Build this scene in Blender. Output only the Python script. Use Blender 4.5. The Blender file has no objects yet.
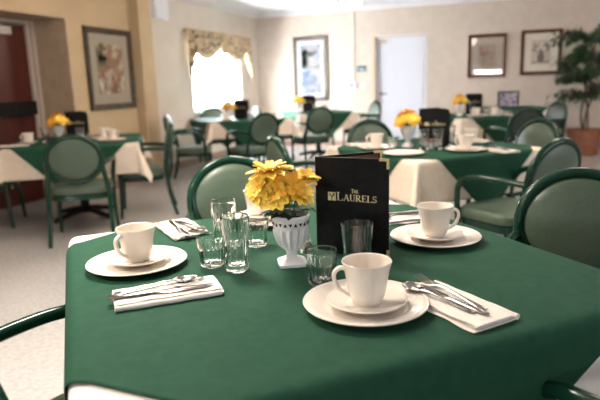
import bpy, math, random
from mathutils import Vector, Matrix
PI = math.pi
random.seed(7)
sc = bpy.context.scene
COL = sc.collection
def rad(d): return d * PI / 180

# ------------------------------------------------------------------ materials
def mat(name, color, rough=0.5, metal=0.0, coat=0.0, trans=0.0, ior=1.45, emis=None, estr=0.0, spec=0.5, sheen=0.0):
    m = bpy.data.materials.new(name); m.use_nodes = True
    b = m.node_tree.nodes['Principled BSDF']
    b.inputs['Base Color'].default_value = (*color, 1)
    b.inputs['Roughness'].default_value = rough
    b.inputs['Metallic'].default_value = metal
    b.inputs['Coat Weight'].default_value = coat
    b.inputs['Coat Roughness'].default_value = 0.08
    b.inputs['Transmission Weight'].default_value = trans
    b.inputs['IOR'].default_value = ior
    b.inputs['Specular IOR Level'].default_value = spec
    b.inputs['Sheen Weight'].default_value = sheen
    if emis:
        b.inputs['Emission Color'].default_value = (*emis, 1)
        b.inputs['Emission Strength'].default_value = estr
    return m
def nodes(m): return m.node_tree.nodes, m.node_tree.links, m.node_tree.nodes['Principled BSDF']
def add_noise(m, c1, c2, scale, detail=3, lo=0.35, hi=0.65, bump=0.0, bscale=None, stretch=None, coord='Object'):
    n, l, b = nodes(m)
    tc = n.new('ShaderNodeTexCoord'); mp = n.new('ShaderNodeMapping')
    if stretch: mp.inputs['Scale'].default_value = stretch
    nz = n.new('ShaderNodeTexNoise'); nz.inputs['Scale'].default_value = scale; nz.inputs['Detail'].default_value = detail
    rp = n.new('ShaderNodeValToRGB')
    rp.color_ramp.elements[0].position = lo; rp.color_ramp.elements[0].color = (*c1, 1)
    rp.color_ramp.elements[1].position = hi; rp.color_ramp.elements[1].color = (*c2, 1)
    l.new(tc.outputs[coord], mp.inputs['Vector']); l.new(mp.outputs['Vector'], nz.inputs['Vector'])
    l.new(nz.outputs['Fac'], rp.inputs['Fac']); l.new(rp.outputs['Color'], b.inputs['Base Color'])
    if bump:
        n2 = n.new('ShaderNodeTexNoise'); n2.inputs['Scale'].default_value = bscale or scale
        l.new(mp.outputs['Vector'], n2.inputs['Vector'])
        bp = n.new('ShaderNodeBump'); bp.inputs['Strength'].default_value = bump; bp.inputs['Distance'].default_value = 0.002
        l.new(n2.outputs['Fac'], bp.inputs['Height']); l.new(bp.outputs['Normal'], b.inputs['Normal'])
    return m
def art(name, cols, scale, stretch=(1, 1, 1), detail=4, loc=(0, 0, 0)):
    m = mat(name, (1, 1, 1), 0.6)
    n, l, b = nodes(m)
    tc = n.new('ShaderNodeTexCoord'); mp = n.new('ShaderNodeMapping'); mp.inputs['Scale'].default_value = stretch
    mp.inputs['Location'].default_value = loc
    nz = n.new('ShaderNodeTexNoise'); nz.inputs['Scale'].default_value = scale; nz.inputs['Detail'].default_value = detail
    rp = n.new('ShaderNodeValToRGB'); els = rp.color_ramp.elements
    k = len(cols)
    els[0].position = 0.38; els[0].color = (*cols[0], 1)
    els[1].position = 0.62; els[1].color = (*cols[-1], 1)
    for i in range(1, k - 1):
        e = els.new(0.38 + 0.24 * i / (k - 1)); e.color = (*cols[i], 1)
    l.new(tc.outputs['Object'], mp.inputs['Vector']); l.new(mp.outputs['Vector'], nz.inputs['Vector'])
    l.new(nz.outputs['Fac'], rp.inputs['Fac']); l.new(rp.outputs['Color'], b.inputs['Base Color'])
    return m

M = {}
M['wall_warm'] = add_noise(mat('wall_warm', (.7, .56, .38), .75), (.52, .39, .235), (.57, .43, .26), 3, bump=.05, bscale=90)
M['wall_far'] = add_noise(mat('wall_far', (.72, .64, .55), .75), (.55, .465, .39), (.60, .51, .43), 6, bump=.05, bscale=90)
M['wall_cool'] = add_noise(mat('wall_cool', (.74, .68, .62), .75), (.64, .57, .49), (.68, .61, .53), 3, bump=.05, bscale=90)
M['jamb'] = add_noise(mat('jamb', (.45, .34, .23), .7), (.42, .32, .22), (.47, .36, .25), 9)
M['ceiling'] = add_noise(mat('ceiling', (.82, .83, .86), .8), (.80, .81, .84), (.84, .85, .88), 60)
M['trim'] = mat('trim_white', (.80, .79, .80), .45)
M['trim_tan'] = mat('trim_tan', (.52, .40, .28), .5)
M['base'] = mat('baseboard', (.33, .23, .18), .5)
M['door_white'] = mat('door_white', (.66, .67, .73), .4)
M['door_wood'] = add_noise(mat('door_wood', (.2, .05, .03), .4), (.06, .010, .006), (.105, .020, .011), 5, stretch=(1, 1, .12), detail=5)
M['black'] = add_noise(mat('black_iron', (.01, .01, .01), .5, spec=.15), (.008, .008, .008), (.014, .014, .014), 30)
M['metal_grey'] = mat('grey_metal', (.25, .23, .21), .4, .8)
M['bronze'] = mat('bronze', (.10, .08, .06), .35, .9)
M['green_paint'] = add_noise(mat('green_paint', (.008, .05, .028), .17, coat=.1, spec=.35), (.0045, .032, .018), (.0065, .040, .023), 14)
M['pad'] = add_noise(mat('green_vinyl', (.08, .15, .085), .42), (.070, .103, .070), (.083, .120, .084), 120, bump=.12, bscale=260)
M['topper'] = add_noise(mat('green_cloth', (.02, .1, .055), .8, spec=.15), (.0155, .066, .038), (.019, .075, .044), 40, bump=.06, bscale=700)
M['beige_cloth'] = add_noise(mat('beige_cloth', (.7, .6, .48), .8), (.72, .62, .50), (.77, .67, .55), 30, bump=.05, bscale=400)
M['white_cloth'] = add_noise(mat('white_cloth', (.82, .76, .71), .8), (.80, .74, .69), (.85, .79, .74), 30, bump=.05, bscale=400)
M['napkin'] = add_noise(mat('napkin_cloth', (.82, .75, .68), .85), (.80, .73, .66), (.86, .79, .72), 60, bump=.1, bscale=500)
M['china'] = add_noise(mat('cream_china', (.80, .73, .65), .22, coat=.25), (.79, .72, .63), (.82, .75, .67), 8)
M['white_ceramic'] = add_noise(mat('white_ceramic', (.83, .80, .79), .32), (.81, .78, .77), (.86, .83, .82), 40)
M['steel'] = add_noise(mat('steel', (.62, .6, .57), .14, 1.0), (.26, .25, .24), (.32, .31, .30), 40)
M['glass'] = mat('clear_glass', (.97, .985, .98), .0, trans=1.0, ior=1.47)
M['pane'] = mat('picture_glass', (1, 1, 1), .0, trans=1.0, ior=1.5)
M['yellow'] = add_noise(mat('yellow_petal', (.9, .55, .03), .55), (.95, .58, .04), (1.0, .74, .14), 60)
M['yellow2'] = add_noise(mat('deep_yellow_petal', (.9, .45, .02), .55), (.95, .42, .025), (1.0, .60, .07), 60)
M['flower_eye'] = mat('flower_eye', (.70, .36, .03), .7)
M['leaf'] = add_noise(mat('leaf', (.02, .06, .02), .6, spec=.15), (.012, .040, .014), (.03, .075, .025), 30)
M['stem'] = mat('stem', (.05, .12, .03), .6)
M['soil'] = mat('soil', (.03, .018, .01), .9)
M['hole'] = mat('pierced_hole', (.02, .015, .012), .9)
M['leatherette'] = add_noise(mat('black_leatherette', (.007, .007, .008), .45, spec=.15), (.006, .006, .007), (.010, .010, .011), 90, bump=.12, bscale=500)
M['gold'] = mat('gold', (.75, .58, .28), .35, .85)
M['gold_ink'] = mat('gold_ink', (.72, .64, .38), .5, .0)
M['brown_page'] = mat('brown_lining', (.14, .07, .04), .7)
M['frame_dark'] = add_noise(mat('frame_bronze', (.07, .05, .035), .5, spec=.2), (.04, .028, .018), (.10, .075, .045), 25)
M['frame_red'] = add_noise(mat('frame_mahogany', (.10, .03, .018), .45, spec=.25), (.07, .02, .012), (.12, .036, .02), 18)
M['mat_blue'] = mat('mount_blue_white', (.50, .52, .62), .7)
M['mat_cream'] = mat('mount_cream', (.70, .64, .54), .7)
M['mat_grey'] = mat('mount_grey', (.34, .29, .22), .7)
M['art_land'] = art('art_landscape', [(.03, .045, .04), (.10, .13, .12), (.34, .27, .26), (.24, .28, .38), (.05, .07, .17)], 3.2, (1, 1, 1.6))
M['art_street'] = art('art_street', [(.06, .065, .04), (.20, .15, .09), (.26, .12, .07), (.42, .35, .22), (.46, .47, .50)], 4.5, (1, 1.6, .8))
M['art_soft'] = art('art_soft', [(.62, .50, .42), (.55, .42, .36), (.66, .55, .45), (.50, .40, .38)], 6)
M['art_paper'] = art('art_paper', [(.56, .46, .38), (.52, .43, .37), (.58, .49, .40)], 5)
M['art_ink'] = mat('art_ink', (.16, .12, .12), .8)
M['art_pale'] = mat('art_pale', (.66, .56, .46), .8)
M['valance'] = art('valance_fabric', [(.04, .036, .05), (.30, .21, .12), (.56, .42, .24), (.60, .46, .27), (.16, .11, .08)], 14, detail=2)
M['valance_trim'] = mat('valance_trim', (.45, .33, .19), .8)
M['teal'] = mat('teal_sign', (.008, .075, .095), .5)
M['white_plastic'] = mat('white_plastic', (.78, .78, .82), .4)
M['terracotta'] = add_noise(mat('terracotta', (.28, .11, .05), .7), (.22, .085, .04), (.32, .13, .065), 20)
M['bark'] = add_noise(mat('bark', (.10, .06, .035), .8), (.07, .04, .02), (.13, .08, .05), 30)
M['ficus'] = add_noise(mat('ficus_leaf', (.02, .05, .02), .45), (.014, .034, .013), (.04, .085, .032), 9)
M['red_packet'] = mat('red_paper', (.45, .03, .05), .6)
M['salt'] = mat('salt', (.82, .78, .74), .8)
M['blue_card'] = art('card_print', [(.05, .05, .16), (.45, .40, .50), (.70, .66, .68), (.10, .08, .25)], 18, detail=1)
M['lamp_glass'] = mat('lamp_glass', (.9, .8, .75), .4, emis=(1.0, .80, .66), estr=9.0)
M['sky'] = None

def floor_mat():
    m = mat('vinyl_tile', (.6, .57, .52), .2); n, l, b = nodes(m)
    tc = n.new('ShaderNodeTexCoord')
    br = n.new('ShaderNodeTexBrick'); br.offset = 0; br.inputs['Scale'].default_value = 1
    br.inputs['Brick Width'].default_value = .305; br.inputs['Row Height'].default_value = .305
    br.inputs['Mortar Size'].default_value = .0012; br.inputs['Mortar'].default_value = (.38, .35, .31, 1)
    nz = n.new('ShaderNodeTexNoise'); nz.inputs['Scale'].default_value = 38; nz.inputs['Detail'].default_value = 4
    rp = n.new('ShaderNodeValToRGB')
    rp.color_ramp.elements[0].position = .36; rp.color_ramp.elements[0].color = (.41, .40, .385, 1)
    rp.color_ramp.elements[1].position = .62; rp.color_ramp.elements[1].color = (.50, .49, .475, 1)
    l.new(tc.outputs['Object'], br.inputs['Vector']); l.new(tc.outputs['Object'], nz.inputs['Vector'])
    l.new(nz.outputs['Fac'], rp.inputs['Fac'])
    l.new(rp.outputs['Color'], br.inputs['Color1']); l.new(rp.outputs['Color'], br.inputs['Color2'])
    l.new(br.outputs['Color'], b.inputs['Base Color'])
    return m
M['floor'] = floor_mat()

# ------------------------------------------------------------------ mesh builder
class MB:
    def __init__(s): s.v = []; s.f = []; s.sm = []
    def add(s, vs, fs, smooth=True):
        o = len(s.v); s.v += [tuple(p) for p in vs]
        for f in fs: s.f.append(tuple(i + o for i in f)); s.sm.append(smooth)
        return s
    def box(s, x0, x1, y0, y1, z0, z1, mtx=None):
        vs = [Vector(p) for p in ((x0, y0, z0), (x1, y0, z0), (x1, y1, z0), (x0, y1, z0), (x0, y0, z1), (x1, y0, z1), (x1, y1, z1), (x0, y1, z1))]
        if mtx: vs = [mtx @ p for p in vs]
        return s.add(vs, [(0, 3, 2, 1), (4, 5, 6, 7), (0, 1, 5, 4), (1, 2, 6, 5), (2, 3, 7, 6), (3, 0, 4, 7)], False)
    def tube(s, pts, r, seg=10, closed=False, cap=True, sy=1.0):
        pts = [Vector(p) for p in pts]; n = len(pts)
        rs = r if isinstance(r, (list, tuple)) else [r] * n
        tans = []
        for i in range(n):
            if closed: t = pts[(i + 1) % n] - pts[i - 1]
            else: t = pts[min(i + 1, n - 1)] - pts[max(i - 1, 0)]
            tans.append(t.normalized())
        a = Vector((0, 0, 1)) if abs(tans[0].z) < .9 else Vector((1, 0, 0))
        u = (a - tans[0] * a.dot(tans[0])).normalized()
        vs = []
        for i in range(n):
            u = (u - tans[i] * u.dot(tans[i])).normalized(); w = tans[i].cross(u)
            for k in range(seg):
                th = 2 * PI * k / seg
                vs.append(pts[i] + u * (math.cos(th) * rs[i]) + w * (math.sin(th) * rs[i] * sy))
        fs = []
        for i in range(n if closed else n - 1):
            j = (i + 1) % n
            for k in range(seg):
                k2 = (k + 1) % seg
                fs.append((i * seg + k, i * seg + k2, j * seg + k2, j * seg + k))
        if cap and not closed:
            fs.append(tuple(range(seg))[::-1]); fs.append(tuple((n - 1) * seg + k for k in range(seg)))
        return s.add(vs, fs)
    def lathe(s, prof, seg=32, c=(0, 0, 0), mod=None, closed=False, mtx=None):
        vs = []; n = len(prof)
        for (r, z) in prof:
            for k in range(seg):
                th = 2 * PI * k / seg; rr = r * (mod(th, z, r) if mod else 1)
                p = Vector((c[0] + rr * math.cos(th), c[1] + rr * math.sin(th), c[2] + z))
                vs.append(mtx @ p if mtx else p)
        fs = []
        for i in range(n if closed else n - 1):
            j = (i + 1) % n
            for k in range(seg):
                k2 = (k + 1) % seg
                fs.append((i * seg + k, i * seg + k2, j * seg + k2, j * seg + k))
        if not closed:
            if prof[0][0] > 1e-5: fs.append(tuple(range(seg))[::-1])
            if prof[-1][0] > 1e-5: fs.append(tuple((n - 1) * seg + k for k in range(seg)))
        return s.add(vs, fs)
    def grid(s, fn, nu, nv, thick=None):
        vs = [fn(i / nu, j / nv) for i in range(nu + 1) for j in range(nv + 1)]
        fs = [(i * (nv + 1) + j, (i + 1) * (nv + 1) + j, (i + 1) * (nv + 1) + j + 1, i * (nv + 1) + j + 1) for i in range(nu) for j in range(nv)]
        return s.add(vs, fs)
    def loops(s, rings, smooth=True):   # closed rings of equal length, capped
        n = len(rings[0]); vs = [p for r in rings for p in r]; fs = []
        for i in range(len(rings) - 1):
            for k in range(n):
                k2 = (k + 1) % n
                fs.append((i * n + k, i * n + k2, (i + 1) * n + k2, (i + 1) * n + k))
        fs.append(tuple(range(n))[::-1]); fs.append(tuple((len(rings) - 1) * n + k for k in range(n)))
        return s.add(vs, fs, smooth)
    def prism(s, poly, y0, y1, mtx=None):      # poly in (x, z), extruded along y
        n = len(poly)
        vs = [Vector((x, y0, z)) for x, z in poly] + [Vector((x, y1, z)) for x, z in poly]
        if mtx: vs = [mtx @ p for p in vs]
        fs = [tuple(range(n)), tuple(range(2 * n - 1, n - 1, -1))] + [((i + 1) % n, i, n + i, n + (i + 1) % n) for i in range(n)]
        return s.add(vs, fs, False)
    def build(s, name, m, parent=None, auto=True):
        me = bpy.data.meshes.new(name); me.from_pydata([tuple(p) for p in s.v], [], s.f)
        me.polygons.foreach_set('use_smooth', s.sm)
        me.update()
        if auto:
            try: me.set_sharp_from_angle(angle=rad(42))
            except Exception: pass
        o = bpy.data.objects.new(name, me); COL.objects.link(o)
        me.materials.append(M[m] if isinstance(m, str) else m)
        if parent: o.parent = parent
        return o
def cat(pts, n=6):
    P = [Vector(p) for p in pts]; out = []
    for i in range(len(P) - 1):
        p0 = P[max(i - 1, 0)]; p1 = P[i]; p2 = P[i + 1]; p3 = P[min(i + 2, len(P) - 1)]
        for k in range(n):
            t = k / n
            out.append(.5 * ((2 * p1) + (p2 - p0) * t + (2 * p0 - 5 * p1 + 4 * p2 - p3) * t * t + (3 * p1 - p0 - 3 * p2 + p3) * t ** 3))
    out.append(P[-1]); return out
def sup(a, b, n=28, e=3.2, cx=0, cy=0):
    o = []
    for k in range(n):
        th = 2 * PI * k / n; c, s_ = math.cos(th), math.sin(th)
        o.append((cx + a * math.copysign(abs(c) ** (2 / e), c), cy + b * math.copysign(abs(s_) ** (2 / e), s_)))
    return o

def tag(o, label, category, group=None, kind=None):
    o['label'] = label; o['category'] = category
    if group: o['group'] = group
    if kind: o['kind'] = kind
    return o
def empty(name, loc=(0, 0, 0), rz=0):
    o = bpy.data.objects.new(name, None); COL.objects.link(o); o.location = loc; o.rotation_euler = (0, 0, rz)
    o.empty_display_size = .05
    return o
def struct(o): o['kind'] = 'structure'; return o
def kids(o): return [c for c in list(bpy.data.objects) if c.parent == o]
def copy_tree(o, parent=None):
    c = o.copy(); COL.objects.link(c)
    if parent: c.parent = parent
    for ch in kids(o): copy_tree(ch, c)
    return c
PROTO = {}
def place(key, maker, loc, rz, label, category, group=None, scale=None):
    if key not in PROTO:
        o = maker(); PROTO[key] = o
    else:
        o = copy_tree(PROTO[key])
    o.location = loc; o.rotation_euler = (0, 0, rz)
    for k in ('label', 'category', 'group'):
        if k in o: del o[k]
    if scale: o.scale = (scale,) * 3
    return tag(o, label, category, group)

# ------------------------------------------------------------------ camera
F_PX, PITCH, ROLL, CAMZ, YAW = 560.0, rad(11.75), rad(1.8), 1.24, rad(20.3)
cam = bpy.data.cameras.new('camera'); co = bpy.data.objects.new('camera', cam); COL.objects.link(co)
cam.sensor_width = 36; cam.lens = 36 * F_PX / 600; cam.clip_start = .05
cp, sp = math.cos(PITCH), math.sin(PITCH); cr, sr = math.cos(ROLL), math.sin(ROLL)
fw = Vector((0, cp, -sp)); up = Vector((0, sp, cp)); rt = Vector((1, 0, 0))
r2 = cr * rt - sr * up; u2 = sr * rt + cr * up
RZ = Matrix.Rotation(YAW, 3, 'Z'); fw, r2, u2 = RZ @ fw, RZ @ r2, RZ @ u2
mw = Matrix(((r2.x, u2.x, -fw.x, 0), (r2.y, u2.y, -fw.y, 0), (r2.z, u2.z, -fw.z, CAMZ), (0, 0, 0, 1)))
co.matrix_world = mw
cam.dof.use_dof = True; cam.dof.focus_distance = 1.42; cam.dof.aperture_fstop = 2.9
sc.camera = co
sc.view_settings.view_transform = 'Standard'; sc.view_settings.look = 'None'
sc.view_settings.gamma = 1; sc.view_settings.use_curve_mapping = False
sc.view_settings.exposure = 0.92

# ------------------------------------------------------------------ room shell
XL, XP, YF, YB, XR, H = -4.75, -4.6, 10.65, -4.0, 5.0, 2.6
WT = .22
struct(MB().box(XL - .8, XR, YB, YF, -.1, 0).build('floor', 'floor'))
struct(MB().box(XL - .8, XR + WT, YB - WT, YF + WT, H, H + .1).build('ceiling', 'ceiling'))
# far wall with door opening
DX0, DX1, DZ = -2.34, -1.42, 2.03
b = MB(); b.box(XL - WT, DX0, YF, YF + WT, 0, H); b.box(DX1, XR + WT, YF, YF + WT, 0, H); b.box(DX0, DX1, YF, YF + WT, DZ, H)
struct(b.build('wall_back', 'wall_far'))
# window wall
WY0, WY1, WZ0, WZ1 = 8.06, 9.82, .83, 1.88
b = MB()
b.box(XL - WT, XL, 6.62, WY0, 0, H); b.box(XL - WT, XL, WY1, YF, 0, H)
b.box(XL - WT, XL, WY0, WY1, 0, WZ0); b.box(XL - WT, XL, WY0, WY1, WZ1, H)
struct(b.build('wall_left', 'wall_cool'))
# picture wall with the deep door recess
RY0, RY1, RZ1, RX = 3.55, 5.17, 2.02, -5.05
b = MB()
b.box(XP - .6, XP, YB, RY0, 0, H); b.box(XP - .6, XP, RY1, 6.34, 0, H); b.box(XP - .6, XP, RY0, RY1, RZ1, H)
b.box(XP - .6, XP + .13, 6.34, 6.62, 0, H)
struct(b.build('wall_left', 'wall_warm'))
b = MB(); b.box(RX, XP + .002, RY1 - .004, RY1 + .01, 0, RZ1 - .004); b.box(RX, XP + .002, RY0 - .01, RY0 + .004, 0, RZ1 - .004)
b.box(RX, XP + .002, RY0, RY1, RZ1 - .004, RZ1 + .01)
struct(b.build('trim_1', 'jamb'))
# right and rear walls (out of the photo), the rear one with two windows
b = MB(); b.box(XR, XR + WT, YB, 1.2, 0, H); b.box(XR, XR + WT, 4.4, YF, 0, H); b.box(XR, XR + WT, 1.2, 4.4, 0, .8); b.box(XR, XR + WT, 1.2, 4.4, 2.1, H)
struct(b.build('wall_right', 'wall_far'))
b = MB(); b.box(XP - .6, -1.35, YB - WT, YB, 0, H); b.box(-.25, XR + WT, YB - WT, YB, 0, H); b.box(-1.35, -.25, YB - WT, YB, 0, .95); b.box(-1.35, -.25, YB - WT, YB, 1.55, H)
struct(b.build('wall_front', 'wall_far'))
# crown trim and baseboards
b = MB()
b.prism([(XL, 0)] * 0 or [(0, H), (0, H - .07), (.02, H - .07), (.075, H - .012), (.075, H)], 6.62, YF, Matrix.Translation((XL, 0, 0)))
struct(b.build('trim_2', 'trim'))
b = MB(); mt = Matrix.Translation((0, YF, 0)) @ Matrix.Rotation(-PI / 2, 4, 'Z')
b.prism([(0, H), (0, H - .07), (.02, H - .07), (.075, H - .012), (.075, H)], XL, XR, mt)
struct(b.build('trim_3', 'trim'))
struct(MB().box(XL, XL + .015, 6.62, YF, 0, .11).build('baseboard_left', 'base'))
b = MB(); b.box(XL, DX0 - .07, YF - .015, YF, 0, .11); b.box(DX1 + .03, XR, YF - .015, YF, 0, .11)
struct(b.build('baseboard_back', 'base'))
b = MB(); b.box(XP, XP + .015, RY1, 6.34, 0, .11); b.box(XP + .13, XP + .145, 6.325, 6.62, 0, .11); b.box(XP, XP + .145, 6.325, 6.34, 0, .11)
struct(b.build('baseboard_left', 'base'))
# white door in the far wall
d = struct(MB().box(DX0 + .012, DX1 - .012, YF + .05, YF + .095, .01, DZ - .012).build('door_1', 'door_white'))
b = MB(); b.lathe([(0, 0), (.03, 0), (.03, .012), (.012, .016), (.012, .05), (0, .05)], 14, mtx=Matrix.Translation((DX0 + .09, YF + .05, 1.0)) @ Matrix.Rotation(PI / 2, 4, 'X'))
b.tube([(DX0 + .09, YF + .005, 1.0), (DX0 + .16, YF + .0, 1.0), (DX0 + .215, YF + .005, .995)], .013)
b.build('door_handle', 'bronze', d)
b = MB(); b.box(DX0 + .05, DX0 + .2, YF + .0, YF + .05, DZ - .11, DZ - .05); b.build('door_closer', 'trim_tan', d)
b = MB(); b.box(DX0 - .055, DX0, YF - .02, YF + .1, 0, DZ + .02)
struct(b.build('trim_4', 'trim_tan'))
b = MB(); b.box(DX0, DX1 + .03, YF - .008, YF + .1, DZ, DZ + .02); b.box(DX1, DX1 + .03, YF - .008, YF + .1, 0, DZ)
struct(b.build('trim_5', 'trim'))
# mahogany door in the recess
d = struct(MB().box(RX - .06, RX - .015, RY0, RY1 - .13, 0.01, RZ1 - .05).build('door_2', 'door_wood'))
b = MB(); b.box(RX - .015, RX + .06, RY0 + .1, RY1 - .15, .99, 1.14); b.build('push_bar', 'black', d)
b = MB(); b.box(RX - .015, RX + .045, RY0 + .5, RY1 - .36, 1.845, 1.93)
b.tube([(RX + .02, RY1 - .5, 1.935), (RX + .06, RY1 - .3, 1.945), (RX + .02, RY1 - .16, 1.955)], .01); b.build('door_closer', 'metal_grey', d)
b = MB(); b.box(RX - .015, RX - .005, RY0 + .25, RY0 + .55, .55, 1.75)
b = MB(); b.box(RX - .07, RX + .012, RY1 - .13, RY1 - .004, 0, RZ1 - .004); b.box(RX - .04, RX + .03, RY1 - .075, RY1 - .055, 0, RZ1 - .02); b.box(RX - .07, RX + .012, RY0, RY1 - .13, RZ1 - .05, RZ1 - .004)
struct(b.build('trim_6', mat('door_casing', (.50, .42, .36), .5)))
struct(MB().box(RX - .3, RX - .07, RY0 - .1, RY1 + .1, 0, RZ1 + .1).build('wall_left', 'wall_warm'))
# window
w = struct(MB().box(XL - .16, XL - .10, WY0, WY0 + .05, WZ0, WZ1).box(XL - .16, XL - .10, WY1 - .05, WY1, WZ0, WZ1)
           .box(XL - .16, XL - .10, WY0 + .05, WY1 - .05, WZ0, WZ0 + .05).box(XL - .16, XL - .10, WY0 + .05, WY1 - .05, WZ1 - .05, WZ1)
           .box(XL - .15, XL - .11, WY0 + .05, WY1 - .05, 1.62, 1.66).build('window_1', 'trim'))
MB().box(XL - .135, XL - .130, WY0 + .05, WY1 - .05, WZ0 + .05, WZ1 - .05).build('window_pane', mat('window_glass', (1, 1, 1), 0, trans=1, ior=1.01), w)
MB().box(XL - .12, XL + .04, WY0 - .04, WY1 + .04, WZ0 - .03, WZ0).build('window_sill', 'trim', w)

# valance: two swags, a knot and two jabots
v = empty('window_valance', (XL, 8.9, 2.1))
tag(v, 'patterned tan and black swag valance over the bright window', 'valance')
VY0, VY1, VZ = -1.11, 1.14, .02
b = MB(); b.box(.002, .10, VY0 + .08, VY1, -.02, .03); b.build('header_board', 'valance_trim', v)
def swag(y0, y1, drop):
    def fn(a, t):
        y = y0 + (y1 - y0) * a
        dp = .10 + (drop - .10) * math.sin(PI * a) ** .8
        return (.105 + .035 * math.sin(PI * t) + .014 * math.sin(t * 22 + 2 * math.sin(PI * a)), y, .01 - dp * t)
    return MB().grid(fn, 26, 26)
for (y0, y1) in ((VY0 + .02, .07), (.05, VY1 - .02)):
    o = swag(y0, y1, .44).build('swag', 'valance', v); md = o.modifiers.new('s', 'SOLIDIFY'); md.thickness = .012
def jabot(y0, sgn):
    def fn(a, t):
        w = .27 * (1 - .35 * t); y = y0 + sgn * w * a
        ln = .74 - .34 * a
        return (.125 + .03 * math.sin(a * 15), y, .015 - ln * t)
    return MB().grid(fn, 24, 20)
for (y0, s_) in ((VY0 - .01, 1), (VY1 + .01, -1)):
    o = jabot(y0, s_).build('jabot', 'valance', v); md = o.modifiers.new('s', 'SOLIDIFY'); md.thickness = .012
b = MB(); b.grid(lambda a, t: (.15 + .03 * math.sin(PI * a) , .06 + (a - .5) * (.08 + .24 * t), .0 - .33 * t), 10, 10)
o = b.build('center_jabot', 'valance_trim', v); o.modifiers.new('s', 'SOLIDIFY').thickness = .012

# ------------------------------------------------------------------ pictures and wall fittings
def picture(name, label, loc, rz, w, h, fr, matw, fm, mm, am, depth=.03, glass=False, extra=None, lean=0.0, inner=None):
    root = empty(name, loc, rz); tag(root, label, 'picture', 'framed pictures')
    root.rotation_euler = (lean, 0, rz)
    b = MB()      # frame: local x right, z up, y towards the wall is +y
    prof = [(0, 0), (0, -depth), (fr * .25, -depth - .008), (fr * .7, -depth * .7), (fr, -depth * .55), (fr, 0)]
    rings = []
    for (cx, cz, sx, sz) in ((-w / 2, -h / 2, 1, 1), (w / 2, -h / 2, -1, 1), (w / 2, h / 2, -1, -1), (-w / 2, h / 2, 1, -1)):
        rings.append([(cx + sx * d_, y, cz + sz * d_) for d_, y in prof])
    n = len(prof); vs = [p for r in rings for p in r]; fs = []
    for i in range(4):
        j = (i + 1) % 4
        for k in range(n):
            k2 = (k + 1) % n
            fs.append((i * n + k, j * n + k, j * n + k2, i * n + k2))
    b.add(vs, fs, False); b.build('frame', fm, root)
    MB().box(-w / 2 + fr * .8, w / 2 - fr * .8, -.006, -.002, -h / 2 + fr * .8, h / 2 - fr * .8).build('mount', mm, root)
    if inner: x0, x1, z0, z1 = inner
    else: x0, x1, z0, z1 = -w / 2 + fr + matw, w / 2 - fr - matw, -h / 2 + fr + matw, h / 2 - fr - matw
    a_ = MB().box(x0, x1, -.009, -.006, z0, z1).build('artwork', am, root)
    if extra: extra(a_, root)
    if glass: MB().box(-w / 2 + fr * .9, w / 2 - fr * .9, -.014, -.0125, -h / 2 + fr * .9, h / 2 - fr * .9).build('glass', 'pane', root)
    return root
def land_extra(a_, root):
    b = MB(); random.seed(3)
    for i in range(26):
        x = random.uniform(-.17, -.06); z = random.uniform(.05, .38); r = random.uniform(.02, .05)
        b.prism([(x + r * math.cos(t) * random.uniform(.7, 1.2), z + r * math.sin(t)) for t in [2 * PI * k / 9 for k in range(9)]], -.0105, -.009)
    b.build('painted_tree', art('tree_paint', [(.012, .03, .018), (.03, .055, .04), (.07, .10, .09)], 12), a_)
    b = MB()
    for i in range(14):
        x = random.uniform(-.16, .1); z = random.uniform(-.42, -.12); r = random.uniform(.03, .08)
        b.prism([(x + r * math.cos(t), z + r * .35 * math.sin(t)) for t in [2 * PI * k / 9 for k in range(9)]], -.0105, -.009)
    b.build('painted_water', art('water_paint', [(.04, .06, .20), (.09, .12, .30), (.22, .25, .42)], 9), a_)
picture('framed_picture', 'tall bronze framed landscape picture with bluish white mount on the far wall', (-3.628, YF - .003, 1.508), 0,
        .70, 1.23, .075, .075, 'frame_dark', 'mat_blue', 'art_land', extra=land_extra)
def street_extra(a_, root):
    b = MB(); random.seed(5)
    for i in range(7):
        x = -.16 + i * .05; hh = random.uniform(.1, .34)
        b.prism([(x, -.27), (x + .036, -.27), (x + .036, -.27 + hh), (x + .018, -.25 + hh), (x, -.27 + hh)], -.0105, -.009)
    b.build('painted_houses', art('house_paint', [(.16, .06, .04), (.28, .16, .09), (.42, .34, .22)], 10), a_)
    b = MB()
    for i in range(8):
        x = random.uniform(-.19, -.08); z = random.uniform(.1, .28); r = random.uniform(.02, .05)
        b.prism([(x + r * math.cos(t), z + r * math.sin(t)) for t in [2 * PI * k / 9 for k in range(9)]], -.0105, -.009)
    b.build('painted_tree', art('bush_paint', [(.04, .05, .02), (.1, .11, .05)], 12), a_)
picture('framed_picture', 'large dark framed street scene picture beside the wooden door', (XP + .003, 5.855, 1.482), PI / 2,
        .86, .965, .07, .12, 'frame_dark', 'mat_grey', 'art_street', extra=street_extra)
def soft_extra(a_, root):
    b = MB(); random.seed(11)
    for i in range(9):
        x = random.uniform(-.11, .11); z = random.uniform(-.05, .12); r = random.uniform(.02, .045)
        b.prism([(x + r * math.cos(t), z + r * math.sin(t)) for t in [2 * PI * k / 9 for k in range(9)]], -.0105, -.009)
    b.build('painted_flowers', art('rose_paint', [(.45, .25, .2), (.6, .42, .34)], 12), a_)
picture('framed_picture', 'small mahogany framed picture whose glass mirrors a bright window', (-.357, YF - .003, 1.611), 0,
        .64, .735, .055, .12, 'frame_red', 'mat_cream', 'art_soft', glass=True, extra=soft_extra)
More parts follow.
